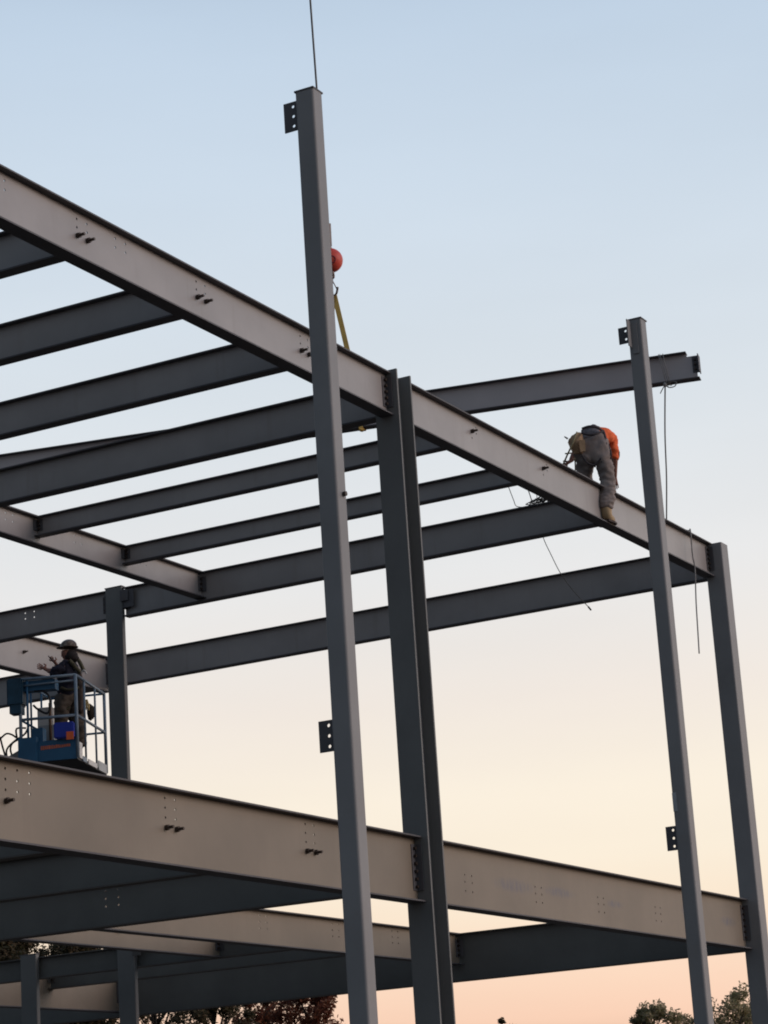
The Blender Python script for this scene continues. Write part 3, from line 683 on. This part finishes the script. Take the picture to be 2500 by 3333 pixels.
# floor
def obox(bm, u0, u1, v0, v1, z0, z1):
    c = [bm.verts.new(bl_(u, v, z)) for z in (z0, z1) for v in (v0, v1) for u in (u0, u1)]
    for f in ((0, 1, 3, 2), (4, 6, 7, 5), (0, 4, 5, 1), (1, 5, 7, 3), (3, 7, 6, 2), (2, 6, 4, 0)): bm.faces.new([c[i] for i in f])
bm = bmesh.new(); obox(bm, 0, LW, 0, LL, ZF-.05, ZF); lpart('platform_floor', bm, BLACK)
bm = bmesh.new(); obox(bm, 0.0, LW, -.012, .0, ZF-.04, ZF+.24); kp = lpart('kick_panel', bm, BLUE)
for v0, v1, za, zb, mm_ in ((.06, .20, -.02, .20, WHITE), (.22, .42, -.04, .03, RAIL), (.50, .93, -.04, .03, WHITE), (1.02, LL, -.04, .09, PGREY)):
    bm = bmesh.new(); obox(bm, -.014, -.002, v0, v1, ZF+za, ZF+zb); lpart('side_panel', bm, mm_)
def rtub(pts, r=.020, name='rail', m_=RAIL):
    bm = bmesh.new(); tube(bm, pts, r, 8); return lpart(name, bm, m_, None, True)
zm = ZF+.56
for u in (0, LW):
    for v in (0, LL): rtub([bl_(u, v, ZF-.02), bl_(u, v, ZT)], .023, 'post', RAIL)
for v in (.42, .96): rtub([bl_(0, v, ZF-.02), bl_(0, v, ZT)], .015, 'post')
for v in (.5, 1.0): rtub([bl_(LW, v, ZF-.02), bl_(LW, v, ZT)], .015, 'post', BLUE)
rtub([bl_(.36, LL, ZF), bl_(.36, LL, ZT)], .015, 'post', BLUE)
rtub([bl_(.10, 0, ZF), bl_(.10, 0, ZT)][0:0] or [bl_(LW-.10, 0.01, ZF+.2), bl_(LW-.10, 0.01, ZT)], .017, 'post', BLUE)
for z in (ZT, zm):
    rtub([bl_(0, 0, z), bl_(0, LL, z)]); rtub([bl_(0, 0, z), bl_(LW, 0, z)], .020, 'rail', RAIL)
    rtub([bl_(LW, 0, z), bl_(LW, LL, z)], .016, 'rail', BLUE); rtub([bl_(0, LL, z), bl_(LW, LL, z)], .016, 'rail', BLUE)
rtub([bl_(0, 0, ZT-.075), bl_(LW, 0, ZT-.09)], .014, 'rail', RAIL)
# control console at the near end, side box and mounting post
bm = bmesh.new(); obox(bm, .30, .78, .03, .20, ZT-.16, ZT-.02); lpart('control_console', bm, BLUE)
bm = bmesh.new(); obox(bm, .745, .965, -.06, .18, ZT-.36, ZT+.02); bmesh.ops.bevel(bm, geom=bm.edges[:], offset=.02, segments=2, affect='EDGES'); lpart('rotator_housing', bm, BLUE_D)
bm = bmesh.new(); obox(bm, .77, .93, -.05, .14, ZT-.47, ZT-.36); lpart('rotator_housing', bm, BLUE_D)
bm = bmesh.new(); obox(bm, .56, .82, -.05, .12, ZF-.05, ZF+.30); lpart('mounting_bracket', bm, BLUE)
bm = bmesh.new(); obox(bm, .50, .66, .06, .22, ZF+.18, ZF+.44); lpart('side_box', bm, BLUE)
bm = bmesh.new(); obox(bm, .44, .66, .35, .44, ZF+.40, ZF+.78); bmesh.ops.bevel(bm, geom=bm.edges[:], offset=.012, segments=2, affect='EDGES'); lpart('document_box', bm, WHITE)
bm = bmesh.new(); obox(bm, .42, .64, .33, .42, ZF+.22, ZF+.52); lpart('document_box', bm, PGREY)
rtub([bl_(.46, .3, ZF+.2), bl_(.46, .3, ZF+.82)], .02, 'post', mat('brown_post', (.10, .055, .03), .7))
# oval hoop rail behind console
hp_ = [bl_(u, .05, z) for u, z in ((.60, ZT-.16), (.50, ZT-.17), (.42, ZT-.22), (.38, ZT-.32), (.39, ZT-.44), (.44, ZT-.49), (.56, ZT-.42), (.62, ZT-.36))]
rtub(smoothpts(hp_), .016, 'hoop', BLACK)
# label strip, triangle and orange sticker
def quad(name, m_, pts, par=None):
    bm = bmesh.new(); v = [bm.verts.new(p) for p in pts]; bm.faces.new(v); o = lpart(name, bm, m_, par); solid(o, .003); return o
rg = random.Random(11)
bm = bmesh.new(); u = .51
while u > .09:
    w_ = rg.uniform(.016, .026); h_ = .055*(.55+.45*(u-.05)/.46)+rg.uniform(-.004, .004); z = ZF+.115+(.51-u)*.05
    v = [bm.verts.new(bl_(a, -.0145, b)) for a, b in ((u, z), (u-w_, z), (u-w_, z+h_), (u, z+h_))]; bm.faces.new(v); u -= w_+.006
lpart('logo_strip', bm, ORLAB, kp)
quad('logo_triangle', REDLAB, [bl_(.66, -.0145, ZF+.09), bl_(.60, -.0145, ZF+.09), bl_(.63, -.0145, ZF+.145)], kp)
# bucket / blue tote on the rail, orange sticker on it
bm = bmesh.new(); obox(bm, .02, .30, -.10, .0-.02, ZF+.24, ZF+.46); bmesh.ops.bevel(bm, geom=bm.edges[:], offset=.015, segments=2, affect='EDGES')
bx = tag(mk('tool_tray', bm, BLUE2, None), 'bright blue tray with an orange square hanging on the lift basket', 'tray')
bx.location = lift.location
bm = bmesh.new(); obox(bm, .02, .12, -.108, -.1005, ZF+.21, ZF+.32); o = mk('square_label', bm, SAFE, bx)
# hoses
for pts in ([(60, 2250), (52, 2290), (35, 2300), (38, 2312), (62, 2316), (76, 2312)], [(76, 2392), (60, 2404), (40, 2392), (22, 2388), (8, 2398), (-15, 2420)],
            [(85, 2385), (62, 2405), (40, 2420), (34, 2440), (40, 2462)], [(95, 2360), (80, 2390), (50, 2410), (22, 2440), (25, 2475)], [(0, 2398), (8, 2430), (20, 2470)], [(55, 2400), (54, 2372), (85, 2370)]):
    rtub(smoothpts([at(x, y, 33.55)-lift.location for x, y in pts], 4), .0135, 'hose', BLACK)
# jib and boom going down behind the frame to the machine off to the left
j0 = P0+d2*.72+d1*.0+Z*(ZF+.05); j1 = at(20, 2500, 34.2); j2 = at(-420, 2600, 36); j3 = Vector((22.2, 31.5, 2.0))
def beamtube(name, a, b, r, m_):
    bm = bmesh.new(); cyl(bm, a-lift.location, b-lift.location, r*1.4, 4); return lpart(name, bm, m_)
beamtube('jib', j0, j1, .09, BLACK); beamtube('jib', j1, j2, .10, BLUE); beamtube('boom', j2, j3, .16, BLUE)
bm = bmesh.new(); box(bm, (-.2, -2.6, .55), (2.2, 1.4, 1.5)); bmesh.ops.bevel(bm, geom=bm.edges[:], offset=.15, segments=2, affect='EDGES'); box(bm, (1.6, -2.0, 1.4), (2.6, -1.2, 2.1)); lpart('turntable', bm, BLUE)
for x in (-.1, 2.1):
    for y in (-1.9, .8):
        bm = bmesh.new(); cyl(bm, (x-.15, y, .45), (x+.15, y, .45), .45, 24); lpart('wheel', bm, BLACK)

# second worker
D2 = 33.75
def z2_(a, b, dz=0): return at(100+a*.15071, 2060+b*.15071, D2+dz)
w2 = thing('person', 'man in a scratched hard hat and navy shirt standing in the blue lift basket', 'person', (P0+d2*.35+d1*.7+Z*ZF))
pel = z2_(790, 1330, 0); waist = z2_(800, 1120); chest = z2_(800, 800); neck = z2_(835, 600, 0); head = z2_(800, 400, 0)
shN = z2_(720, 720, -.16); shF = z2_(880, 700, .16)
hpA = z2_(700, 1400, -.07); hpB = z2_(920, 1400, .07)
knA = z2_(640, 1900, -.08); knB = z2_(1010, 1960, .05)
anA = at(205, 2425, D2-.05); anB = at(262, 2432, D2+.05)
tA = at(190, 2440, D2-.1); tB = at(250, 2446, D2)
elN = z2_(500, 850, -.20); wrN = z2_(350, 800, -.12); elF = z2_(600, 860, .22); wrF = z2_(545, 670, .15)
skin('body', rl([[(pel, .11, .09), (waist, .11, .09), (chest, .115, .09), (neck, .055), (z2_(790, 480), .075, .08), (z2_(800, 350), .08, .09)],
                 [(z2_(790, 480), .075, .08), (z2_(668, 495), .014), (z2_(655, 500), .008)],
                 [(pel, .12, .10), (hpA, .09), (knA, .058), (anA, .04)], [(pel, .12, .10), (hpB, .09), (knB, .058), (anB, .04)],
                 [(chest, .115, .09), (shN, .045), (elN, .045), (wrN, .036)], [(chest, .115, .09), (shF, .045), (elF, .045), (wrF, .036)]], w2), SKIN, w2)
skin('hand', rl(hand_chains(wrN, z2_(280, 770, -.1)-wrN, Fh, 1.05, 1.2), w2), SKIN, w2, 1)
skin('hand', rl(hand_chains(wrF, z2_(480, 600, .15)-wrF, Fh, .9, 1.2), w2), SKIN, w2, 1)
skin('shirt', rl([[(pel-Z*.06, .155, .13), (pel+Z*.04, .158, .13), (waist, .155, .125), (chest, .17, .135), (neck-Z*.02, .072)], [(chest, .17, .135), (shN, .085), (elN, .062), (elN.lerp(wrN, .4), .055)],
                  [(chest, .17, .135), (shF, .085), (elF, .06), (elF.lerp(wrF, .6), .05)]], w2), SHIRT2, w2, 3, wr=.022)
skin('trousers', rl([[(pel, .155, .135), (pel+Z*.10, .15, .13)], [(pel, .155, .135), (hpA, .13), (knA, .105), (anA+Z*.05, .09), (anA, .085)], [(pel, .155, .135), (hpB, .13), (knB, .105), (anB+Z*.05, .09), (anB, .085)]], w2), TROU2, w2, 3, wr=.026)
for an, to in ((anA, tA), (anB, tB)): skin('boot', rl([[(an+Z*.08, .055), (an, .052), (to, .038)]], w2), SOLE, w2)
hat(z2_(822, 300), Z, -Rh, w2, HAT, .108)
bm = bmesh.new(); ell(bm, z2_(870, 500, 0)-w2.location, (.10, .10, .09), 12, 8); ell(bm, z2_(930, 560, 0)-w2.location, (.08, .08, .05), 12, 8); mk('hood', bm, mat('dark_hood', (.03, .025, .025), .9), w2, True)
for pts, r in (([z2_(830, 590, -.16), z2_(900, 660, -.15), z2_(980, 760, -.12), z2_(1060, 840, -.08)], .03), ([z2_(990, 540, 0), z2_(1050, 620, -.02), z2_(1110, 740, -.02), z2_(1150, 840, -.02)], .028),
               ([z2_(650, 1180, -.15), z2_(800, 1230, -.17), z2_(950, 1210, -.16), z2_(1030, 1170, -.1)], .02),
               ([z2_(560, 1640, -.15), z2_(720, 1670, -.16), z2_(850, 1600, -.14)], .018)):
    strap_tube(w2, smoothpts(pts), r, CAMO)
bm = bmesh.new(); tube(bm, [p-w2.location for p in smoothpts([z2_(1090, 880, -.05), z2_(1130, 815, -.05), z2_(1165, 820, -.05), z2_(1210, 890, -.05)], 4)], .012, 6); mk('carabiner', bm, WHITE, w2, True)
bm = bmesh.new(); tube(bm, [p-w2.location for p in [z2_(480, 600, .12), z2_(420, 545, .12), z2_(380, 495, .12)]], .009, 6); mk('wrench', bm, HOOKM, w2)
bm = bmesh.new(); ell(bm, z2_(1060, 1250, -.02)-w2.location, (.055, .06, .30), 10, 10); ell(bm, z2_(1080, 1540, -.02)-w2.location, (.065, .06, .14), 10, 8); mk('tool_pouch', bm, mat('brown_pouch', (.07, .05, .04), .8, var=.4, scale=15), w2, True)
# bag hanging in the basket
bg_ = thing('tool_bag', 'dark tool bag with a yellow strap hanging inside the lift basket', 'bag', z2_(1300, 1700, .4))
bm = bmesh.new(); pc = [z2_(x, y, .4)-bg_.location for x, y in ((1250, 1500), (1380, 1600), (1385, 1720), (1320, 1850), (1240, 1880), (1200, 1700))]
A = [bm.verts.new(p) for p in pc]; B = [bm.verts.new(p+Fh*.12) for p in pc]; bm.faces.new(A); bm.faces.new(B)
for i in range(6): bm.faces.new((A[i], B[i], B[(i+1) % 6], A[(i+1) % 6]))
bmesh.ops.bevel(bm, geom=bm.edges[:], offset=.015, segments=2, affect='EDGES'); mk('bag_body', bm, mat('bag_cloth', (.035, .028, .022), .9), bg_, True)
bm = bmesh.new()
for pts in ([(1190, 1440), (1220, 1540), (1190, 1660)], [(1210, 1440), (1250, 1560), (1250, 1670)], [(1185, 1470), (1210, 1600), (1230, 1620)]):
    tube(bm, [z2_(x, y, .35)-bg_.location for x, y in pts], .013, 5)
mk('strap', bm, mat('yellow_strap', (.60, .47, .22), .8), bg_, True)

# ------------------------------------------------------------------ trees beyond the site
def tree(label, base, height, cw, leafm, seed, nclump=70, per=95, leaf=.105, trunk=.22, low=.25):
    rg = random.Random(seed); t = thing('tree', label, 'tree', base, 0, 'trees beyond the site')
    bm = bmesh.new(); tube(bm, [Vector((0, 0, -.2)), Vector((.1, .05, height*.3)), Vector((-.05, .1, height*.6)), Vector((0, 0, height*.86))], [trunk, trunk*.8, trunk*.45, .03], 8)
    cl = []
    for i in range(nclump):
        z = low+(1-low)*rg.random()**.75; prof = math.sin(math.pi*min(1, max(.06, (z-low*.6)/(1.04-low*.6))))**.6
        a = rg.uniform(0, 6.283); r = cw*prof*math.sqrt(rg.random())
        cl.append(Vector((r*math.cos(a), r*math.sin(a), height*z*.95)))
    for c in cl[::2]:
        s = Vector((0, 0, max(height*.2, c.z-rg.uniform(.8, 2.0)))); mdl = s.lerp(c, .5)+Vector((0, 0, -.15))
        tube(bm, [s, mdl, c], [.07, .045, .015], 5)
        for k in range(3):
            tube(bm, [mdl.lerp(c, .5), c+Vector((rg.uniform(-.4, .4), rg.uniform(-.4, .4), rg.uniform(-.2, .25)))], [.02, .006], 4)
    mk('trunk', bm, BARK, t, True)
    V = []; Fc = []
    for c in cl:
        R = rg.uniform(.35, .85)*cw/3.2
        for k in range(per):
            d = Vector((rg.gauss(0, 1), rg.gauss(0, 1), rg.gauss(0, .8))); d.normalize(); p = c+d*R*rg.random()**.45
            u = Vector((rg.gauss(0, 1), rg.gauss(0, 1), rg.gauss(0, 1))).normalized(); w = u.orthogonal().normalized(); s = leaf*rg.uniform(.5, 1.2); i = len(V)
            V += [p-u*s, p+w*s*.5, p+u*s, p-w*s*.5]; Fc.append((i, i+1, i+2, i+3))
    me = bpy.data.meshes.new('crown'); me.from_pydata([tuple(v) for v in V], [], Fc); me.materials.append(leafm)
    link(bpy.data.objects.new('crown', me), t)
    return t
def gp(x, y, d):
    p = at(x, y, d); return Vector((p.x, p.y, 0)), p.z
def plant(label, x, y, d, cw, lm, seed, **k):
    b, h = gp(x, y, d); tree(label, b, h, cw, lm, seed, **k)
plant('olive tree between the two right-hand columns, highest of the trees at right', 2375, 3192, 100, 2.0, LEAF_G, 1, nclump=60, per=170)
plant('olive tree just left of the right-hand post, lower than its neighbour', 2125, 3253, 98, 1.7, LEAF_G, 2, nclump=55, per=170)
plant('small olive tree filling the dip left of the right-hand post', 2255, 3275, 104, 1.5, LEAF_G, 13, nclump=42, per=170)
plant('olive tree showing at the right edge of the picture beyond the corner column', 2480, 3225, 102, 1.6, LEAF_G, 3, nclump=50, per=170)
plant('single treetop just peeping over the bottom edge right of the middle', 1640, 3290, 110, .9, LEAF_D, 4, nclump=26, per=120)
plant('russet autumn tree behind the left side of the tallest post', 1000, 3190, 90, 2.0, LEAF_R, 5, nclump=95, per=190, leaf=.10)
plant('russet and brown tree beside the russet one at the bottom', 860, 3180, 97, 1.9, LEAF_R, 6, nclump=80, per=170, leaf=.10)
plant('dark green and brown tree at the bottom left of the russet trees', 690, 3165, 92, 2.2, LEAF_D, 7, nclump=80, per=150)
plant('dark autumn tree behind the column under the lift', 500, 3140, 95, 2.3, LEAF_D, 8, nclump=90, per=100)
plant('tall dark tree whose leaves show in the narrow gap between floor beams', 250, 3025, 88, 2.6, LEAF_D, 9, nclump=170, per=200)
plant('dark tree behind the short square column at the bottom left', 40, 3015, 90, 2.5, LEAF_D, 10, nclump=160, per=200)
